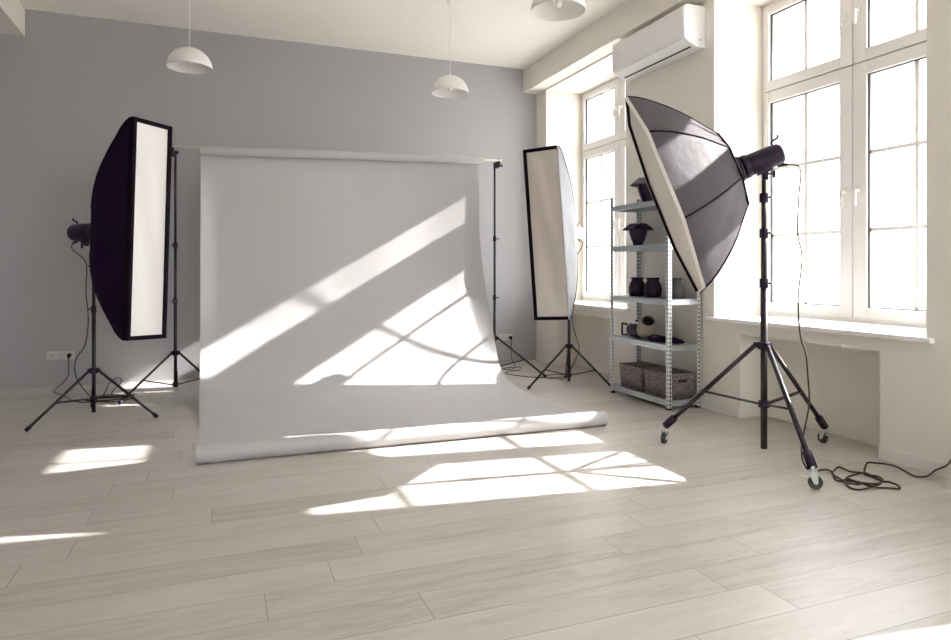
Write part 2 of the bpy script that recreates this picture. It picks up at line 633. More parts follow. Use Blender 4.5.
# ------------------------------------------------------------------ tripod stands
def tripod(name, label, c, foot_r, ang, collar, top, brace, cat='light stand', group=None, tube=0.0125, locks=(),
           casters=False, bottom=0.05, skip=()):
    r = thing(name, (c[0], c[1], 0), label, cat, 0, group)
    pole = MB()
    lv = [bottom] + list(locks) + [top]
    rad = tube * 1.15
    for i in range(len(lv) - 1):
        pole.cyl((c[0], c[1], lv[i]), (c[0], c[1], lv[i + 1]), rad)
        rad *= 0.86
    p = pole.build('pole', M_METALBLK, r)
    for i, z in enumerate(locks):
        k = MB()
        k.cyl((c[0], c[1], z - 0.035), (c[0], c[1], z + 0.02), tube * 1.5)
        k.build('lock_collar', M_PLAST, p, bevel=0.002)
        k = MB()
        a = ang + 0.6
        k.cyl((c[0], c[1], z - 0.008), (c[0] + 0.045 * math.cos(a), c[1] + 0.045 * math.sin(a), z - 0.008), 0.005)
        k.cyl((c[0] + 0.045 * math.cos(a) - .014 * math.sin(a), c[1] + 0.045 * math.sin(a) + .014 * math.cos(a), z - 0.008),
              (c[0] + 0.045 * math.cos(a) + .014 * math.sin(a), c[1] + 0.045 * math.sin(a) - .014 * math.cos(a), z - 0.008), 0.006)
        k.build('lock_knob', M_PLAST, p)
    k = MB()
    k.cyl((c[0], c[1], collar - 0.025), (c[0], c[1], collar + 0.02), tube * 2.1)
    for j in range(3):
        a = ang + j * 2 * PI / 3
        d = Vector((math.cos(a), math.sin(a), 0))
        M = Matrix.Translation((c[0], c[1], collar)) @ Matrix.Rotation(a, 4, 'Z')
        k.box(tube, tube * 3.4, -0.012, 0.012, -0.016, 0.016, M)
    k.build('leg_collar', M_PLAST, r, bevel=0.002)
    k = MB()
    k.cyl((c[0], c[1], brace - 0.02), (c[0], c[1], brace + 0.02), tube * 1.9)
    k.build('brace_collar', M_PLAST, r, bevel=0.002)
    for j in range(3):
        a = ang + j * 2 * PI / 3
        d = Vector((math.cos(a), math.sin(a), 0))
        s_ = Vector((-d.y, d.x, 0))
        o = Vector((c[0], c[1], 0))
        zt = 0.115 if casters else 0.012
        p0 = o + d * tube * 2.8 + Vector((0, 0, collar))
        p1 = o + d * foot_r + Vector((0, 0, zt))
        lg = MB().cyl(p0, p1, tube * 0.82, n=12).build('leg', M_METALBLK, r)
        foot = MB()
        dd = (p1 - p0).normalized()
        if not casters:
            foot.cyl(p1 - dd * 0.035, p1 + dd * 0.002, tube * 1.15, n=12)
            foot.build('rubber_foot', M_PLAST, lg)
        else:
            foot.cyl(p1 - dd * 0.085, p1 + dd * 0.004, tube * 1.45, n=14)
            foot.build('leg_end', M_PLAST, lg)
        q = o + d * tube * 1.6 + Vector((0, 0, brace))
        t = 0.56
        m = p0.lerp(p1, t)
        b = MB()
        for sg in (-1, 1):
            b.cyl(q + s_ * sg * 0.011, m + s_ * sg * 0.011, 0.0055, n=6)
        b.cyl(m - s_ * 0.016, m + s_ * 0.016, 0.005, n=8)
        b.build('brace', M_METALBLK, r)
        if casters:
            cst = MB()
            cx = o + d * (foot_r + 0.002)
            cst.cyl((cx.x, cx.y, 0.122), (cx.x, cx.y, 0.092), 0.012)
            cst.cyl((cx.x, cx.y, 0.092), (cx.x, cx.y, 0.082), 0.027)
            wa = ang * 0.3 + j * 2.1
            M = Matrix.Translation((cx.x, cx.y, 0)) @ Matrix.Rotation(wa, 4, 'Z')
            for sg in (-1, 1):
                pts = [(-0.022, 0.084), (0.022, 0.084), (0.024, 0.034), (0.004, 0.028)]
                v = [M @ Vector((x_, sg * 0.019, z_)) for x_, z_ in pts] + [M @ Vector((x_, sg * 0.0165, z_)) for x_, z_ in pts]
                cst.add(v, [(0, 1, 2, 3), (7, 6, 5, 4), (0, 4, 5, 1), (1, 5, 6, 2), (2, 6, 7, 3), (3, 7, 4, 0)])
            cst.box(-0.050, -0.018, -0.017, 0.017, 0.060, 0.066, M)
            co = cst.build('caster_fork', M_CASTM, r, bevel=0.001)
            wh = MB()
            wh.cyl(M @ Vector((0.014, -0.011, 0.0355)), M @ Vector((0.014, 0.011, 0.0355)), 0.0355, n=24)
            wh.build('caster_wheel', M_CASTR, co, bevel=0.003)
            hb = MB()
            hb.cyl(M @ Vector((0.014, -0.021, 0.0355)), M @ Vector((0.014, 0.021, 0.0355)), 0.008, n=12)
            hb.build('wheel_hub', M_CASTM, co)
    return r


A1 = math.radians
tripod('light_stand', 'black tripod light stand under the black strip softbox on the left', (-0.905, 5.81), 0.485, A1(220 - 120),
       0.374, 1.385, 0.158, locks=(0.853, 1.186))
tripod('light_stand', 'black tripod light stand under the narrow softbox beside the shelf rack', (3.215, 5.74), 0.47, A1(185),
       0.398, 1.385, 0.110, locks=(0.80, 1.12))
tripod('backdrop_stand', 'black tripod stand holding the left end of the backdrop crossbar', (-0.375, 6.585), 0.5, A1(212),
       0.395, 2.235, 0.105, cat='backdrop stand', locks=(0.871, 1.376), bottom=0.09)
tripod('backdrop_stand', 'black tripod stand holding the right end of the backdrop crossbar', (2.765, 6.56), 0.555, A1(-33),
       0.413, 2.26, 0.101, cat='backdrop stand', locks=(0.855, 1.49), bottom=0.09)
tripod('wheeled_light_stand', 'big black light stand on casters under the large tilted softbox', (3.130, 3.152), 0.603,
       math.atan2(2.586 - 3.152, 2.9 - 3.13), 0.685, 1.735, 0.321, locks=(1.074, 1.382, 1.60), casters=True, bottom=0.047,
       tube=0.0172)


# ------------------------------------------------------------------ flash heads
def flash(label, M, s0, s1, r, body, zoff=0.0, mount=0.66, pole_top=None, group=None, gray=False):
    """M: softbox frame; the body runs behind it from s0 to s1 along -n"""
    base = M @ Vector((0, -mount, -r))
    t = thing('studio_flash', base, label, 'studio flash', 0, group)
    q = lambda x, s, z: M @ Vector((x, -s, z))
    ax = M @ Matrix.Rotation(PI / 2, 4, 'X')       # local z -> -n
    b = MB()
    L = s1 - s0
    prof = [(0.0005, s0), (r * 0.93, s0), (r, s0 + 0.01), (r, s1 - 0.03), (r * 0.95, s1 - 0.012), (r * 0.80, s1), (0.0005, s1)]
    b.lathe(prof, 32, ax)
    bd = b.build('flash_body', body, t)
    b = MB()
    b.lathe([(r * 1.06, s0 + 0.004), (r * 1.10, s0 + 0.012), (r * 1.10, s0 + 0.035), (r * 1.03, s0 + 0.04)], 32, ax, True, True)
    b.build('mount_ring', M_PLAST, t)
    b = MB()                                        # rear handle
    b.tube([q(0, s1 - 0.035, r * 0.98), q(0, s1 - 0.030, r + 0.018), q(0, s1 + 0.008, r + 0.028), q(0, s1 + 0.016, r + 0.045)], 0.007)
    b.build('handle', M_PLAST, t)
    b = MB()                                        # control panel on the back
    b.box(-r * .5, r * .5, -s1 - 0.004, -s1 + 0.004, -r * .45, r * .5, M)
    b.build('control_panel', M_DARK, t, bevel=0.001)
    b = MB()
    b.cyl(q(0, s1 + 0.001, 0.012), q(0, s1 + 0.012, 0.012), 0.012)
    b.build('dial', M_PLAST, t)
    b = MB()                                        # tilt bracket below the body
    b.box(-0.018, 0.018, -mount - 0.045, -mount + 0.045, -r - 0.012, -r + 0.006, M)
    bot = M @ Vector((0, -mount, -r - 0.01))
    pt = Vector((bot.x, bot.y, pole_top)) if pole_top else bot - Vector((0, 0, 0.09))
    b.cyl(bot, pt + Vector((0, 0, 0.03)), 0.022, 0.012)
    b.cyl(pt + Vector((0, 0, 0.035)), pt - Vector((0, 0, 0.03)), 0.0175)
    w = (M.to_3x3() @ Vector((1, 0, 0))).normalized()
    m = bot.lerp(pt, 0.55)
    b.cyl(m - w * 0.03, m + w * 0.03, 0.011)
    b.build('tilt_bracket', M_PLAST, t)
    b = MB()
    n = (M.to_3x3() @ Vector((0, -1, 0))).normalized()
    b.cyl(m, m + n * 0.055 - Vector((0, 0, 0.02)), 0.006)
    b.cyl(m + n * 0.055 - Vector((0, 0, 0.045)), m + n * 0.055 + Vector((0, 0, 0.0)), 0.008)
    b.build('tilt_knob', M_PLAST, t)
    b = MB()
    b.cyl(q(0, s1 - 0.05, -r + 0.005), q(0, s1 + 0.004, -r - 0.012), 0.013, 0.009)
    b.build('plug', M_PLAST, t)
    return q(0, s1 + 0.004, -r - 0.012)


# ------------------------------------------------------------------ strip softboxes
PROF = [(0, 1.0), (.1, .975), (.2, .93), (.32, .85), (.5, .74), (.67, .62), (.8, .51), (.88, .41), (.94, .30), (1, .16)]


def strip_box(label, C, n, roll, W, L, D, shell_m, diff_m, er=0.026):
    M = frame(C, n, roll)
    t = thing('softbox', M @ Vector((0, -D, 0)), label, 'softbox')
    ts = [0, .05, .1, .15, .2, .26, .32, .4, .5, .58, .67, .74, .8, .84, .88, .91, .94, .97, 1]
    rr = []
    NL, NW = 24, 6
    for tt in ts:
        hl = L / 2 * lerp_tab(PROF, tt)
        hw = W / 2 * (1 - tt) ** 0.45 + 0.075 * (1 - (1 - tt) ** 0.45)
        hw = max(hw, 0.075)
        ring = []
        corners = [(-hw, -hl), (hw, -hl), (hw, hl), (-hw, hl)]
        for k in range(4):
            a, b = corners[k], corners[(k + 1) % 4]
            nn = NW if k % 2 == 0 else NL
            for j in range(nn):
                f = j / nn
                sag = 0.012 * math.sin(PI * f) * math.sin(PI * min(1, tt * 1.3))
                x, z = a[0] + (b[0] - a[0]) * f, a[1] + (b[1] - a[1]) * f
                if k % 2 == 1:
                    x -= math.copysign(sag, x)
                    x += 0.0035 * math.sin(17 * z + 5 * tt) * math.sin(PI * f) * math.sin(PI * tt)
                ring.append(M @ Vector((x, -D * tt, z)))
        rr.append(ring)
    sh = MB().rings(rr, False, True).build('fabric_shell', shell_m, t)
    # seams along the four ribs
    for sx in (-1, 1):
        for sz in (-1, 1):
            pts = []
            for tt in ts:
                hl = L / 2 * lerp_tab(PROF, tt)
                hw = max(W / 2 * (1 - tt) ** 0.45 + 0.075 * (1 - (1 - tt) ** 0.45), 0.075)
                pts.append(M @ Vector((sx * hw, -D * tt, sz * hl)))
            MB().tube(pts, 0.0045, 6, 1).build('rib_seam', M_RIM, sh)
    # rim band with lip
    rim = MB()
    e, f0, f1 = 0.026, -0.012, 0.045
    slim = er < 0.015
    for x0, x1, z0, z1 in ((-W / 2 - .004, -W / 2 + er, -L / 2 - .004, L / 2 + .004), (W / 2 - e, W / 2 + .004, -L / 2 - .004, L / 2 + .004),
                           (-W / 2 + er, W / 2 - e, -L / 2 - .004, -L / 2 + e), (-W / 2 + er, W / 2 - e, L / 2 - e, L / 2 + .004)):
        if slim and x1 < 0:
            MB().box(x0 + 0.003, x1, -0.002, 0.032, z0, z1, M).build('side_binding', shell_m, t, bevel=0.002)
        else:
            rim.box(x0, x1, f0, f1, z0, z1, M)
    rim.build('rim', M_RIM, t, bevel=0.004)
    # diffuser with soft creases
    df = MB()
    NX, NZ = 8, 60
    vs, fs = [], []
    for i in range(NZ + 1):
        for j in range(NX + 1):
            x = -W / 2 + er + (W - e - er) * j / NX
            z = -L / 2 + e + (L - 2 * e) * i / NZ
            edge = math.sin(PI * j / NX) * min(1, 6 * math.sin(PI * i / NZ))
            y = 0.028 + edge * (0.010 * math.sin(3.1 * z + 11 * x) + 0.010 * math.sin(6 * z - 26 * x) - 0.010)
            vs.append(M @ Vector((x, y, z)))
    for i in range(NZ):
        for j in range(NX):
            a = i * (NX + 1) + j
            fs.append((a, a + 1, a + NX + 2, a + NX + 1))
    df.add(vs, fs, True)
    df.build('diffuser', diff_m, t, solid=0.002)
    b = MB()
    ax = M @ Matrix.Rotation(PI / 2, 4, 'X')
    b.lathe([(0.078, D - 0.004), (0.085, D), (0.085, D + 0.016), (0.066, D + 0.022)], 28, ax, True, True)
    b.build('speed_ring', M_PLAST, t)
    return M


ML = strip_box('tall strip softbox, nearly black, leaning beside the left end of the backdrop', (-0.495, 5.325, 1.436), (0.69, -0.725, 0.0),
               0.034, 0.318, 1.57, 0.50, M_BLACK, M_DIFF)
MR = strip_box('narrow strip softbox with beige front and silvery side between backdrop and far window', (2.735, 5.275, 1.468),
               (-0.756, -0.65, -0.06), -0.047, 0.325, 1.53, 0.50, M_SHELL3, M_DIFF2, 0.007)
PL = flash('dark flash head on the back of the black strip softbox at left', ML, 0.525, 0.815, 0.068, M_PLAST, pole_top=1.36)
PR = flash('white flash head behind the narrow softbox near the far window', MR, 0.525, 0.86, 0.062, M_WHITEP, pole_top=1.36)


# ------------------------------------------------------------------ large eight-sided softbox
def hexa_box():
    C, n = Vector((2.622, 3.456, 1.602)), Vector((-0.778, 0.520, -0.354))
    M = frame(C, n)
    # side axis must point to the camera
    w = Vector((M[0][0], M[1][0], M[2][0]))
    sg = 1 if w.dot(Vector((-0.5, -0.86, 0))) > 0 else -1
    prof = [(0, .672), (.04, .652), (.075, .628), (.115, .598), (.155, .562), (.195, .526), (.23, .49), (.26, .458), (.288, .426), (.315, .39),
            (.343, .354), (.372, .316), (.40, .28), (.42, .255)]
    NV = 8
    phis = [math.radians(16 + 45 * k) for k in range(NV)]
    P = lambda r, s, ph: M @ Vector((sg * r * math.sin(ph), -s, r * math.cos(ph)))
    t = thing('softbox', M @ Vector((0, -0.5, 0)), 'large dark grey eight-sided softbox tilted down on the wheeled stand', 'softbox')
    rr = []
    NS = 10
    for i, (s, r) in enumerate(prof):
        ring = []
        for k in range(NV):
            a, b = P(r, s, phis[k]), P(r, s, phis[(k + 1) % NV])
            c = M @ Vector((0, -s, 0))
            for j in range(NS):
                f = j / NS
                p = a.lerp(b, f)
                q = math.sin(PI * f)
                wr_ = 0.0035 * math.sin(23 * s + 9 * f + k * 2) * q + 0.002 * math.sin(55 * s - 13 * f + k) * q
                p = p + (c - p).normalized() * (0.010 * q * math.sin(PI * i / (len(prof) - 1)) + wr_)
                ring.append(p)
        rr.append(ring)
    sh = MB().rings(rr, False, False).build('fabric_shell', M_SHELL2, t, solid=0.003)
    for k in range(NV):
        pts = [P(r + 0.002, s, phis[k]) for s, r in prof]
        MB().tube(pts, 0.0052, 6, 1).build('rib_seam', M_RIM, sh)
    # piping round the back ring
    MB().tube([P(.258, .422, phis[k % NV]) for k in range(NV + 1)], 0.0065, 6, 1).build('back_seam', M_RIM, sh)
    # back cone to the speed ring
    rr = []
    for s, r in ((.422, .253), (.440, .185), (.456, .120), (.468, .080)):
        ring = []
        for k in range(NV):
            a, b = P(r, s, phis[k]), P(r, s, phis[(k + 1) % NV])
            for j in range(4):
                p = a.lerp(b, j / 4)
                c = M @ Vector((0, -s, 0))
                rd = (p - c).normalized()
                f = (s - .422) / (.468 - .422)
                p = p.lerp(c + rd * r * .93, f)
                ring.append(p)
        rr.append(ring)
    MB().rings(rr, False, True).build('back_panel', M_SHELL2, t, solid=0.003)
    # front rim: lip standing out in front of the diffuser
    rr = []
    for s, r in ((0.0, .672), (-.020, .674), (-.020, .662), (0.0, .660)):
        rr.append([P(r, s, phis[k]).lerp(P(r, s, phis[(k + 1) % NV]), j / 4) for k in range(NV) for j in range(4)])
    rr.append(rr[0])
    MB().rings(rr, False, False, smooth=False).build('rim', M_DIFF2, t)
    # dark inside of the lip
    rr = []
    for s, r in ((-.001, .659), (-.0195, .661)):
        rr.append([P(r, s, phis[k]).lerp(P(r, s, phis[(k + 1) % NV]), j / 4) for k in range(NV) for j in range(4)])
    MB().rings(rr, False, False, smooth=False).build('rim_lining', M_RIM, t)
    rr = []
    for f in (1, .8, .6, .4, .2, .01):
        rr.append([P(.662 * f, 0.002 + 0.02 * (1 - f * f) + 0.006 * math.sin(9 * f + k * 2.2) * (1 - f) * f * 4, phis[k]).lerp(
            P(.662 * f, 0.002 + 0.02 * (1 - f * f) + 0.006 * math.sin(9 * f + ((k + 1) % NV) * 2.2) * (1 - f) * f * 4, phis[(k + 1) % NV]), j / 4)
            for k in range(NV) for j in range(4)])
    MB().rings(rr, False, True).build('diffuser', M_DIFF2, t)
    ax = M @ Matrix.Rotation(PI / 2, 4, 'X')
    MB().lathe([(0.070, .464), (0.080, .468), (0.080, .486), (0.066, .49)], 28, ax, True, True).build('speed_ring', M_PLAST, t)
    return M


MH = hexa_box()
PH = flash('dark purple flash head on the back of the large eight-sided softbox', MH, 0.492, 0.735, 0.067, M_PLAST, mount=0.605, pole_top=1.73)


# ------------------------------------------------------------------ cables
def cable(label, pts, r=0.004, extra=None):
    m = MB().tube(pts, r, 8, 6)
    c = m.build('power_cable', M_CABLE)
    tag(c, label, 'cable')
    if extra:
        extra(c)
    return c


def socket_plug(c, x, z, y):
    b = MB()
    b.cyl((x, y, z), (x, y - 0.04, z), 0.02, 0.016, 16)
    b.cyl((x, y - 0.03, z), (x, y - 0.035, z - 0.035), 0.012, 0.007, 12)
    b.build('plug', M_PLAST, c)


zf = 0.005
lp = [PL, PL + Vector((0.0, -0.03, -0.05)), (-0.944, 5.729, 1.20), (-0.944, 5.729, 0.995), (-0.937, 5.78, 0.764), (-0.97, 5.846, 0.567), (-1.048, 5.983, 0.461), (-1.087, 6.106, 0.36), (-1.08, 6.19, 0.25), (-1.03, 6.25, 0.14), (-0.98, 6.36, 0.05), (-0.88, 6.46, zf)]
cx, cy = -0.90, 6.62
for k in range(0, 26):
    a = -1.2 + k * 0.75
    rx, ry = 0.17 + 0.04 * math.sin(k * 1.7), 0.13 + 0.03 * math.cos(k * 1.3)
    lp.append((cx + rx * math.cos(a), cy + ry * math.sin(a), zf + 0.0035 * (k % 5)))
lp += [(-0.90, 6.70, 0.05), (-0.83, 6.74, 0.13), (-0.86, 6.76, 0.17), (-0.93, 6.74, 0.12), (-0.97, 6.68, 0.03), (-1.06, 6.55, zf), (-1.165, 6.60, zf), (-1.33, 6.95, zf), (-1.40, 7.09, zf), (-1.45, 7.19, 0.008),
       (-1.43, 7.25, 0.035), (-1.395, 7.31, 0.07), (-1.372, 7.41, 0.12), (-1.38, 7.48, 0.20), (-1.385, 7.505, 0.268)]
cable('black cable from the left flash coiled under its stand and plugged into the wall', lp, 0.0042,
      lambda c: socket_plug(c, -1.385, 0.305, 7.532))

rp = [PR, PR + Vector((0.03, 0.0, -0.05)), (3.29, 5.80, 1.2), (3.30, 5.8, 1.0), (3.285, 5.8, 0.8), (3.29, 5.8, 0.6), (3.36, 5.84, 0.45), (3.41, 5.88, 0.33),
      (3.36, 5.9, 0.2), (3.32, 5.96, 0.08), (3.33, 6.1, zf), (3.2, 6.3, zf), (3.42, 6.42, zf), (3.5, 6.3, zf), (3.3, 6.2, zf), (3.05, 6.4, zf), (2.95, 6.7, zf), (3.2, 6.85, zf),
      (3.28, 7.05, zf), (3.05, 7.0, zf), (3.1, 6.85, 0.012), (3.3, 7.2, zf), (3.36, 7.42, 0.03), (3.385, 7.49, 0.15), (3.385, 7.5, 0.26)]
cable('black cable running from the white flash head across the floor to the far corner', rp, 0.0042,
      lambda c: socket_plug(c, 3.385, 0.302, 7.532))

hp = [PH, PH + Vector((0.05, -0.02, -0.005)), PH + Vector((0.075, -0.03, -0.05)), (3.315, 3.06, 1.60), (3.305, 3.06, 1.38), (3.33, 3.05, 1.22), (3.31, 3.06, 0.98),
      (3.315, 3.05, 0.75), (3.35, 3.04, 0.63), (3.355, 3.03, 0.5), (3.30, 2.97, 0.35), (3.24, 2.95, 0.20), (3.12, 2.86, 0.14), (3.06, 2.80, 0.08), (3.06, 2.76, 0.03), (3.12, 2.77, zf)]
fl = [(3.196, 2.803), (3.229, 2.776), (3.207, 2.73), (3.136, 2.653), (3.127, 2.611), (3.179, 2.611), (3.21, 2.586), (3.223, 2.539), (3.254, 2.508), (3.303, 2.513), (3.367, 2.55), (3.387, 2.594), (3.379, 2.637), (3.366, 2.66), (3.348, 2.689), (3.334, 2.721), (3.34, 2.761), (3.323, 2.787), (3.273, 2.773), (3.218, 2.739), (3.174, 2.684), (3.154, 2.633), (3.131, 2.58), (3.145, 2.55), (3.189, 2.545), (3.175, 2.582), (3.16, 2.606), (3.231, 2.654), (3.311, 2.668), (3.368, 2.654), (3.362, 2.591), (3.335, 2.538), (3.264, 2.492), (3.209, 2.489), (3.203, 2.515), (3.193, 2.556), (3.174, 2.607), (3.146, 2.598), (3.097, 2.544), (3.085, 2.502), (3.112, 2.475), (3.179, 2.465), (3.229, 2.465), (3.266, 2.439), (3.29, 2.411), (3.318, 2.416), (3.353, 2.457), (3.355, 2.505), (3.342, 2.535), (3.351, 2.59), (3.353, 2.633), (3.376, 2.664), (3.458, 2.729), (3.554, 2.787), (3.619, 2.789), (3.656, 2.747), (3.652, 2.677), (3.603, 2.576), (3.591, 2.52), (3.65, 2.5)]
hp += [(x, y, zf + 0.004 * (i % 4 == 1) + 0.002 * (i % 3)) for i, (x, y) in enumerate(fl)]
hp += [(3.700, 2.492, 0.035), (3.725, 2.445, 0.075), (3.735, 2.42, 0.125), (3.738, 2.395, 0.20), (3.742, 2.38, 0.26)]
cable('long brown-black cable hanging from the large softbox flash and coiled by the near wall', hp, 0.0048,
      lambda c: MB().cyl((3.742, 2.38, 0.25), (3.742, 2.38, 0.29), 0.013).build('plug', M_PLAST, c))


# ------------------------------------------------------------------ wall sockets
def socket(label, x0, x1, z0, z1, n):
    r = thing('wall_socket', ((x0 + x1) / 2, YB, z0), label, 'socket')
    w = (x1 - x0) / n
    MB().box(x0, x1, YB - 0.010, YB + 0.001, z0, z1).build('cover_plate', M_SOCK, r, bevel=0.003)
    for k in range(n):
        cx = x0 + w * (k + 0.5)
        zc = (z0 + z1) / 2
        ax = Matrix.Translation((cx, YB - 0.010, zc)) @ Matrix.Rotation(PI / 2, 4, 'X')
        o = MB().lathe([(0.024, 0.0), (0.024, 0.004), (0.0195, 0.004), (0.0185, 0.0005), (0.001, 0.0005)], 24, ax).build('outlet', M_SOCK, r)
        h = MB()
        for s in (-1, 1):
            h.cyl((cx + s * 0.0095, YB - 0.0100, zc), (cx + s * 0.0095, YB - 0.0125, zc), 0.0032, n=10)
        h.build('pin_hole', M_DARK, o)


socket('white three-gang wall socket low on the grey wall at far left', -1.580, -1.340, 0.262, 0.348, 3)
socket('white double wall socket low on the grey wall behind the right backdrop stand', 3.225, 3.425, 0.262, 0.344, 2)
r = thing('wall_socket', (XW, 2.38, 0.25), 'white wall socket above the baseboard at the right edge', 'socket')
MB().box(XW - 0.010, XW + 0.001, 2.338, 2.422, 0.25, 0.33).build('cover_plate', M_SOCK, r, bevel=0.003)
MB().lathe([(0.024, 0.0), (0.024, 0.004), (0.0195, 0.004), (0.0185, 0.0005), (0.001, 0.0005)], 24,
           Matrix.Translation((XW - 0.010, 2.38, 0.29)) @ Matrix.Rotation(-PI / 2, 4, 'Y')).build('outlet', M_SOCK, r)


# ------------------------------------------------------------------ paper backdrop
def paper():
    t = thing('paper_backdrop', (1.2, 6.53, 0), 'wide light grey seamless paper backdrop hanging down and swept across the floor', 'backdrop')
    prof = [(6.497, 2.262), (6.494, 2.0), (6.488, 1.6), (6.475, 1.25), (6.45, .95), (6.40, .72), (6.345, .54), (6.285, .39), (6.225, .265), (6.16, .178), (6.085, .122),
            (6.0, .085), (5.88, .055), (5.7, .030), (5.4, .012), (5.0, .004), (4.7, .004), (4.40, .004), (4.22, .004)]
    # refine the profile
    P = []
    for i in range(len(prof) - 1):
        a, b, c, d = prof[max(i - 1, 0)], prof[i], prof[i + 1], prof[min(i + 2, len(prof) - 1)]
        for k in range(5):
            s = k / 5
            P.append(tuple(0.5 * ((2 * b[j]) + (c[j] - a[j]) * s + (2 * a[j] - 5 * b[j] + 4 * c[j] - d[j]) * s * s
                                  + (3 * b[j] - a[j] - 3 * c[j] + d[j]) * s ** 3) for j in (0, 1)))
    P.append(prof[-1])
    NX = 110
    vs, fs = [], []

    def ss(x, a, b):
        t_ = max(0, min(1, (x - a) / (b - a)))
        return t_ * t_ * (3 - 2 * t_)
    for y, z in P:
        floorf = 1 - ss(z, 0.02, 0.35)                 # 1 on the floor
        u = max(0, min(1, (6.1 - y) / 1.8))
        xl = -0.160 + 0.035 * u
        xr = 2.548 + 0.10 * (1 - ss(z, 0.25, 1.7)) * (1 - u)
        if z < 0.3:
            xr = 2.648 + 0.0 * u
        tz = 0.040 * (1 - ss(z, 0, 0.3)) * 0
        for j in range(NX + 1):
            f = j / NX
            f = f + 0.035 * math.sin(2 * PI * f) * -1     # denser near the edges
            x = xl + (xr - xl) * f
            yy, zz = y, z
            if z > 0.02:
                hang = ss(z, 0.05, 0.5)
                top = 1 - ss(z, 2.05, 2.26)
                # shallow waves across the hanging paper
                yy += (0.006 * math.sin(3.1 * x + 1.1 * z) + 0.004 * math.sin(7 * x - 0.7 * z + 1)) * hang * top
                # belly forward in the middle, valley at the start of the right curl
                yy -= 0.030 * math.sin(PI * min(1, max(0, (x - xl) / (2.40 - xl)))) * hang * top
                dl = max(0, 1 - (x - xl) / 0.14)
                lc = ss(z, 0.35, 1.0) * (1 - ss(z, 1.55, 2.15))
                yy -= 0.085 * dl ** 1.6 * lc
                x2 = 2.385 + 0.12 * (1 - ss(z, 0.25, 1.2))
                dr = max(0, (x - x2) / max(0.02, xr - x2))
                rc = ss(z, 0.06, 0.5) * (1 - 0.6 * ss(z, 0.9, 1.6)) * (1 - ss(z, 1.9, 2.24))
                yy -= 0.040 * dr ** 1.25 * rc
            else:
                # lies on the floor with faint ripples near the sweep
                zz += 0.003 * (0.5 + 0.5 * math.sin(5 * x + 9 * y)) * ss(y, 5.0, 5.8)
            if y < 6.05:
                yy -= 0.019 * u * (f * 2 - 1)
            vs.append(Vector((x, yy, zz)))
    n = NX + 1
    for i in range(len(P) - 1):
        for j in range(NX):
            a = i * n + j
            fs.append((a, a + 1, a + n + 1, a + n))
    MB().add(vs, fs, True).build('paper_sheet', M_PAPER, t, solid=0.0015)
    # roll on the crossbar
    zl, zr = 2.225, 2.305
    a, b = Vector((-0.165, 6.452, zl)), Vector((2.552, 6.452, zr))
    MB().cyl(a, b, 0.042, n=40).build('top_roll', M_PAPER, t, bevel=0.002)
    MB().cyl(a - Vector((.012, 0, 0)), b + Vector((.05, 0, .0014)), 0.030, n=24).build('cardboard_core', M_CARD, t)
    # rolled-up front end
    a, b = Vector((-0.130, 4.243, 0.055)), Vector((2.650, 4.205, 0.055))
    d = (b - a).normalized()
    nseg = 40
    rr = []
    for k in range(nseg + 1):
        p = a.lerp(b, k / nseg)
        rad = 0.052 + 0.0012 * math.sin(k * 0.9)
        s_ = Vector((-d.y, d.x, 0))
        rr.append([Vector((p.x, p.y, 0.053)) + rad * (math.cos(2 * PI * q / 36) * s_ + math.sin(2 * PI * q / 36) * Vector((0, 0, 1))) for q in range(36)])
    MB().rings(rr, False, False).build('front_roll', M_PAPER, t, solid=0.004)
    inn = MB()
    for k in (0, 1):
        p = (a if k == 0 else b)
        q = p + d * (0.02 if k == 0 else -0.02)
        inn.cyl(Vector((p.x, p.y, .053)) + d * (0.004 if k == 0 else -0.004), Vector((q.x, q.y, .053)), 0.0475, n=32)
    inn.build('rolled_layers', M_CARD, t)
    # crossbar
    cb = thing('crossbar', (1.19, 6.545, 2.26), 'thin pale crossbar carrying the paper roll between its two stands', 'crossbar')
    a, b = Vector((-0.43, 6.452, zl + 0.022)), Vector((2.80, 6.452, zr + 0.006))
    MB().cyl(a, b, 0.011, n=16).build('bar', M_STRIPE, cb)
    for p in (Vector((-0.395, 6.46, zl + 0.022)), Vector((2.765, 6.46, zr + 0.006))):
        k = MB()
        k.box(p.x - 0.016, p.x + 0.016, p.y - 0.02, p.y + 0.10, p.z - 0.075, p.z - 0.011)
        k.cyl((p.x - .03, p.y + .01, p.z - .05), (p.x + .045, p.y + .01, p.z - .05), 0.006)
        k.cyl((p.x + .045, p.y + .01, p.z - .065), (p.x + .045, p.y + .01, p.z - .035), 0.007)
        k.cyl((p.x, p.y, p.z - .012), (p.x, p.y, p.z + .016), 0.014)
        k.build('clamp', M_PLAST, cb, bevel=0.002)


paper()


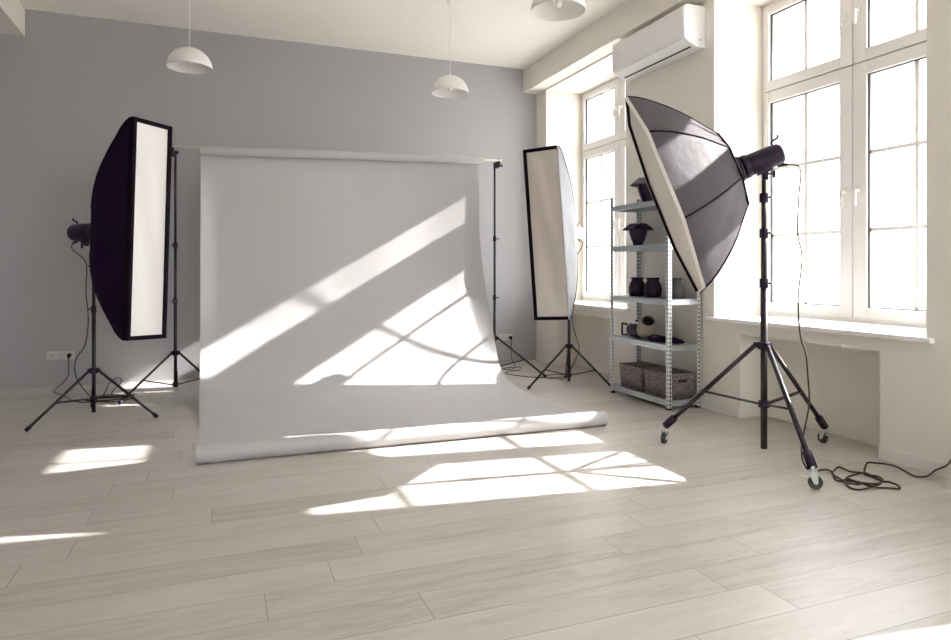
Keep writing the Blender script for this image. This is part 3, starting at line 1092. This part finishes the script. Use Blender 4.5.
# ------------------------------------------------------------------ pendant lamps
def pendant(loc, label):
    r = thing('pendant_lamp', (loc[0], loc[1], ZC), label, 'pendant lamp')
    x, y, z = loc
    T = Matrix.Translation((x, y, z))
    R, Hh = 0.168, 0.158
    pr = []
    for i in range(15):
        a = (PI / 2) * i / 14
        pr.append((max(0.012, R * math.cos(a)), Hh * math.sin(a)))
    pi_ = [(max(0.010, q - 0.003), w - 0.003 if w > 0.004 else w) for q, w in pr]
    MB().lathe(pi_[::-1] + pr, 48, T).build('lamp_shade', M_LAMP, r)
    MB().lathe([(.001, Hh + .012), (.008, Hh + .012), (.014, Hh + .004), (.018, Hh - .004), (.018, Hh - .06), (.001, Hh - .06)], 20, T).build('lamp_holder', M_LAMP, r)
    MB().lathe([(.001, Hh - .135), (.018, Hh - .13), (.029, Hh - .105), (.026, Hh - .08), (.014, Hh - .06), (.001, Hh - .058)], 20, T).build('bulb', M_BULB, r)
    MB().cyl((x, y, z + Hh + .01), (x, y, ZC - 0.03), 0.0032, n=8).build('cord', M_LAMP, r)
    MB().lathe([(.045, ZC - z), (.045, ZC - z - .03), (.038, ZC - z - .08), (.020, ZC - z - .125), (.001, ZC - z - .135)], 24, T).build('ceiling_rose', M_LAMP, r)


pendant((-0.22, 5.65, 2.735), 'white dome pendant lamp hanging above the left strip softbox')
pendant((1.935, 5.625, 2.738), 'white dome pendant lamp hanging above the middle of the backdrop')
pendant((1.94, 3.60, 2.738), 'largest white dome pendant lamp, cut off by the top edge above the narrow softbox')


# ------------------------------------------------------------------ air conditioner
def aircon():
    # cross-section of the casing, then its parts
    r = thing('air_conditioner', (XW, 4.94, 3.0), 'white split air conditioner high on the pier between the windows', 'air conditioner')
    y0, y1 = 4.415, 5.470
    pr = [(XW, 3.333), (3.585, 3.333), (3.556, 3.326), (3.541, 3.306), (3.537, 3.188), (3.541, 3.050), (3.60, 3.018), (3.672, 2.989), (XW, 2.989)]
    MB().rings([[Vector((x, y, z)) for x, z in pr] for y in (y0, y1)], smooth=False).build('casing', M_AC, r, bevel=0.008, seg=3)
    MB().box(3.5345, 3.542, y0 + 0.012, y1 - 0.012, 3.054, 3.306).build('front_panel', M_AC, r, bevel=0.002)
    # swing flap on the slanted underside
    d = Vector((3.672 - 3.541, 0, 2.989 - 3.050))
    nrm = Vector((d.z, 0, -d.x)).normalized()
    a = Vector((3.541, 0, 3.050))
    L = MB()
    for s, off, e in (((0.06, 0.62), 0.0045, 0.045),):
        p, q = a + d * s[0], a + d * s[1]
        v = []
        for y in (y0 + e, y1 - e):
            for pt in (p, q):
                v += [Vector((pt.x, y, pt.z)), Vector((pt.x, y, pt.z)) + nrm * off]
        L.add(v, [(0, 1, 3, 2), (4, 6, 7, 5), (0, 4, 5, 1), (2, 3, 7, 6), (1, 5, 7, 3), (0, 2, 6, 4)])
    L.build('flap', M_AC, r)
    g = MB()
    p, q = a + d * 0.64, a + d * 0.86
    v = []
    for y in (y0 + 0.05, y1 - 0.05):
        for pt in (p, q):
            v += [Vector((pt.x, y, pt.z)), Vector((pt.x, y, pt.z)) + nrm * 0.002]
    g.add(v, [(0, 1, 3, 2), (4, 6, 7, 5), (0, 4, 5, 1), (2, 3, 7, 6), (1, 5, 7, 3), (0, 2, 6, 4)])
    g.build('air_outlet', M_DARK, r)
    MB().box(3.70, 3.712, y0 - 0.0015, y0 + 0.003, 3.043, 3.054).build('screw_cap', M_DARK, r)


aircon()


# ------------------------------------------------------------------ shelf rack
def slot_mat():
    m = pmat('slotted_steel', (0.62, 0.65, 0.67), 0.38, metal=0.5, var=0.1, vscale=25)
    nt = m.node_tree
    N, L = nt.nodes, nt.links
    b = N['Principled BSDF']
    src = b.inputs['Base Color'].links[0].from_socket
    tc = N.new('ShaderNodeTexCoord')
    sp = N.new('ShaderNodeSeparateXYZ')
    L.new(tc.outputs['Object'], sp.inputs[0])

    def mt(op, a, c=None):
        n = N.new('ShaderNodeMath')
        n.operation = op
        for i, x in enumerate((a, c)):
            if x is None:
                continue
            if isinstance(x, (int, float)):
                n.inputs[i].default_value = x
            else:
                L.new(x, n.inputs[i])
        return n.outputs[0]
    mxy = mt('MAXIMUM', mt('ABSOLUTE', sp.outputs[0]), mt('ABSOLUTE', sp.outputs[1]))
    inw = mt('MULTIPLY', mt('GREATER_THAN', mxy, 0.010), mt('LESS_THAN', mxy, 0.024))
    zz = mt('LESS_THAN', mt('FRACT', mt('DIVIDE', sp.outputs[2], 0.034)), 0.5)
    f = mt('MULTIPLY', inw, zz)
    mx = N.new('ShaderNodeMix')
    mx.data_type = 'RGBA'
    L.new(src, mx.inputs['A'])
    mx.inputs['B'].default_value = (0.05, 0.052, 0.06, 1)
    L.new(f, mx.inputs['Factor'])
    L.new(mx.outputs['Result'], b.inputs['Base Color'])
    return m


M_POST = slot_mat()
RX0, RX1, RY0, RY1 = 3.415, 3.738, 4.452, 5.312
LEVELS = [1.735, 1.362, 0.905, 0.530, 0.078]


def rack():
    r = thing('shelf_rack', ((RX0 + RX1) / 2, (RY0 + RY1) / 2, 0), 'galvanised steel shelf rack with slotted posts between the two windows', 'shelf rack')
    inv = ROOTM[r.name].inverted()
    for x, sx in ((RX0, 1), (RX1, -1)):
        for y, sy in ((RY0, 1), (RY1, -1)):
            m = MB()
            w, t = 0.033, 0.002
            a, b = sorted((0, sx * w))
            c, d = sorted((0, sy * t))
            m.box(a, b, c, d, 0.012, 1.82)
            a, b = sorted((0, sx * t))
            c, d = sorted((sy * t, sy * w))
            m.box(a, b, c, d, 0.012, 1.82)
            o = m.build('post', M_POST, r, world=False)
            o.location = inv @ Vector((x, y, 0))
            ft = MB()
            a, b = sorted((x - sx * .001, x + sx * .034))
            c, d = sorted((y - sy * .001, y + sy * .034))
            ft.box(a, b, c, d, 0, 0.014)
            ft.build("foot", M_PLAST, r)
    for z in LEVELS:
        s = MB()
        e = 0.003
        x0, x1, y0, y1 = RX0 + e, RX1 - e, RY0 + e, RY1 - e
        s.box(x0, x1, y0, y1, z - 0.004, z)
        h = 0.042
        for xx, sx in ((x0, 1), (x1, -1)):
            for za, zb, off in ((z - 0.014, z + 0.002, 0.0), (z - 0.030, z - 0.014, 0.010), (z - h, z - 0.030, 0.0)):
                a, b = sorted((xx + sx * off, xx + sx * (off + 0.003)))
                s.box(a, b, y0, y1, za, zb)
            a, b = sorted((xx, xx + sx * 0.013))
            s.box(a, b, y0, y1, z - 0.016, z - 0.014).box(a, b, y0, y1, z - 0.030, z - 0.028)
        for yy, sy in ((y0, 1), (y1, -1)):
            for za, zb, off in ((z - 0.014, z + 0.002, 0.0), (z - 0.030, z - 0.014, 0.010), (z - h, z - 0.030, 0.0)):
                a, b = sorted((yy + sy * off, yy + sy * (off + 0.003)))
                s.box(x0, x1, a, b, za, zb)
            a, b = sorted((yy, yy + sy * 0.013))
            s.box(x0, x1, a, b, z - 0.016, z - 0.014).box(x0, x1, a, b, z - 0.030, z - 0.028)
        # rolled lower lip and rib
        s.box(x0 - 0.002, x0 + 0.012, y0, y1, z - h - 0.004, z - h)
        s.box(x0, x1, y0 - 0.002, y0 + 0.012, z - h - 0.004, z - h)
        for k in range(6):
            yy = y0 + 0.12 + k * (y1 - y0 - 0.24) / 5
            s.box(x0 + 0.02, x1 - 0.02, yy - 0.006, yy + 0.006, z - 0.012, z - 0.004)
        s.build('shelf', M_GALV, r)
    return r


rack()


# ------------------------------------------------------------------ things on the rack
def barn_reflector(x, y, z, rz, label, sc_=1.0):
    r = thing('reflector', (x, y, z), label, 'flash reflector', rz)
    S = Matrix.Scale(sc_, 4)
    MB().lathe([(.001, 0), (.042, 0), (.046, .01), (.048, .03), (.066, .07), (.079, .115), (.086, .155), (.089, .165),
                (.084, .163), (.076, .115), (.06, .07), (.04, .035), (.001, .03)], 28, S).build('bowl', M_PLAST, r, world=False)
    for k in range(4):
        a = k * PI / 2
        Mk = S @ Matrix.Rotation(a, 4, 'Z') @ Matrix.Translation((0.058, 0, .205)) @ Matrix.Rotation(math.radians(38), 4, 'Y')
        m = MB()
        m.add([Mk @ Vector(p) for p in ((0, -.045, 0), (0.0, .045, 0), (.092, .066, 0), (.092, -.066, 0),
                                        (0, -.045, .003), (0.0, .045, .003), (.092, .066, .003), (.092, -.066, .003))],
              [(0, 3, 2, 1), (4, 5, 6, 7), (0, 1, 5, 4), (1, 2, 6, 5), (2, 3, 7, 6), (3, 0, 4, 7)])
        m.build('barn_door', M_PLAST, r, world=False)
    # dome cover inside
    MB().lathe([(.084, .163), (.080, .185), (.060, .202), (.001, .206)], 24, S).build('cover_cap', M_BEIGEP if sc_ > 1.02 else M_PLAST, r, world=False)
    return r


barn_reflector(3.575, 4.95, LEVELS[0] + 0.002, 0.4, 'black reflector with barn doors on the top shelf, partly hidden by the softbox', 1.12)
barn_reflector(3.575, 5.10, LEVELS[1] + 0.002, 0.2, 'black reflector with spread barn doors alone on the second shelf', 1.0)


def bell(x, y, z, label, mat):
    r = thing('snoot_reflector', (x, y, z), label, 'flash reflector', 0, 'round black reflectors on the third shelf')
    MB().lathe([(.001, 0), (.064, 0), (.072, .015), (.079, .05), (.078, .085), (.068, .118), (.055, .138), (.050, .148), (.051, .158),
                (.044, .158), (.042, .148), (.001, .145)], 28).build('bell_body', mat, r, world=False)
    MB().lathe([(.044, .156), (.058, .157), (.061, .163), (.059, .172), (.046, .173), (.044, .165)], 28).build('mount_flange', mat, r, world=False)


M_PLAST2 = pmat('worn_black_plastic', (0.045, 0.042, 0.05), 0.5, var=0.15)
bell(3.575, 5.115, LEVELS[2] + 0.002, 'round black reflector furthest left on the third shelf', M_PLAST)
bell(3.575, 4.88, LEVELS[2] + 0.002, 'round black reflector in the middle of the third shelf', M_PLAST)
bell(3.60, 4.60, LEVELS[2] + 0.002, 'round greyer black reflector furthest right on the third shelf, behind the rack post', M_PLAST2)


def rack_flash():
    z = LEVELS[3] + 0.002
    r = thing('studio_flash', (3.55, 5.10, z), 'black flash head with square side handle lying on the fourth shelf', 'studio flash')
    M = Matrix.Translation((3.55, 5.07, z + 0.066)) @ Matrix.Rotation(-PI / 2, 4, 'X') @ Matrix.Identity(4)
    # axis along -Y .. +Y
    MB().lathe([(.001, -.10), (.058, -.10), (.065, -.09), (.065, .08), (.056, .10), (.001, .10)], 28, M).build('flash_body', M_PLAST, r)
    MB().tube([(3.50, 5.165, z + .115), (3.50, 5.235, z + .118), (3.50, 5.245, z + .105), (3.50, 5.245, z + .03), (3.50, 5.235, z + .015), (3.50, 5.165, z + .02)],
              0.009, 8, 4).build('handle', M_PLAST, r)
    MB().box(3.515, 3.585, 5.0, 5.13, z + .126, z + .142).build('top_plate', M_WHITEP, r, bevel=0.004)
    MB().cyl((3.55, 5.09, z + .140), (3.55, 5.09, z + .160), 0.010).build('dial', M_PLAST, r)
    b = thing('snoot', (3.55, 4.90, z), 'beige bucket reflector with dark opening tipped up on the fourth shelf', 'flash reflector')
    ax = Vector((-0.30, -0.62, 0.62)).normalized()
    base = Vector((3.56, 4.955, z + 0.083))
    Mx = Matrix.Translation(base) @ ax.to_track_quat('Z', 'Y').to_matrix().to_4x4()
    MB().lathe([(.001, -.045), (.070, -.045), (.082, -.03), (.085, 0.0), (.080, .05), (.068, .10), (.052, .128), (.049, .128), (.047, .12)], 32, Mx).build('bucket', M_BEIGEP, b)
    MB().lathe([(.0495, .128), (.047, .10), (.040, .06), (.001, .05)], 32, Mx).build('opening', M_PLAST, b)
    MB().lathe([(.053, .122), (.055, .130), (.050, .134), (.047, .128)], 32, Mx).build('opening_ring', M_PLAST, b)
    s = thing('black_bag', (3.56, 4.65, z), 'flat black bag with a strap on the fourth shelf beside the beige bucket', 'bag')
    m = MB()
    rr = []
    for i in range(13):
        f = i / 12
        y = 4.86 - 0.36 * f
        hgt = 0.012 + 0.040 * math.sin(PI * min(1, f * 1.05)) ** 0.7 * (1 - 0.45 * f)
        hw = 0.05 + 0.065 * math.sin(PI * f) ** 0.5
        rr.append([Vector((3.56 + hw * math.cos(2 * PI * k / 18), y, z + hgt / 2 + hgt / 2 * math.sin(2 * PI * k / 18) + 0.001)) for k in range(18)])
    m.rings(rr)
    m.build('bag_body', M_BLACK, s)
    MB().tube([(3.47, 4.80, z + .03), (3.455, 4.72, z + .055), (3.45, 4.64, z + .062), (3.45, 4.57, z + .05), (3.46, 4.52, z + .015)], 0.006, 6, 5).build('strap', M_RIM, s)


rack_flash()


def basket(y0, y1, x0, x1, z, h, label, slot):
    r = thing('storage_basket', ((x0 + x1) / 2, (y0 + y1) / 2, z), label, 'basket', 0, None)
    m = MB()
    t = 0.008
    cx, cy = (x0 + x1) / 2, (y0 + y1) / 2
    hx, hy = (x1 - x0) / 2, (y1 - y0) / 2

    def rr_(sx, sy, zz, rad=0.03):
        pts = []
        for qx, qy, a0 in ((1, 1, 0), (-1, 1, 90), (-1, -1, 180), (1, -1, 270)):
            for k in range(5):
                a = math.radians(a0 + k * 22.5)
                pts.append(Vector((cx + qx * (sx - rad) + rad * math.cos(a), cy + qy * (sy - rad) + rad * math.sin(a), zz)))
        return pts
    m.rings([rr_(hx - .012, hy - .012, z), rr_(hx - .004, hy - .004, z + h * .5), rr_(hx, hy, z + h), rr_(hx - t, hy - t, z + h),
             rr_(hx - .02, hy - .02, z + .012)], True, True)
    m.build('woven_body', M_BASKET, r)
    m = MB()
    m.rings([rr_(hx + .002, hy + .002, z + h - .012), rr_(hx + .003, hy + .003, z + h + .002), rr_(hx - t, hy - t, z + h + .002), rr_(hx - t, hy - t, z + h - .012)], False, False)
    m.build('rim_band', M_BASKET, r)
    hz = z + h * 0.72
    m = MB()
    m.box(cx - 0.045, cx + 0.045, cy - hy - 0.003, cy - hy + 0.006, hz - 0.012, hz + 0.012)
    m.build('handle_slot', M_DARK, r, bevel=0.006)


basket(4.85, 5.215, 3.435, 3.715, LEVELS[4] + 0.002, 0.205, 'grey woven storage basket on the bottom shelf, the left one', True)
basket(4.475, 4.832, 3.435, 3.715, LEVELS[4] + 0.002, 0.205, 'grey woven storage basket on the bottom shelf, the right one with a handle slot', True)
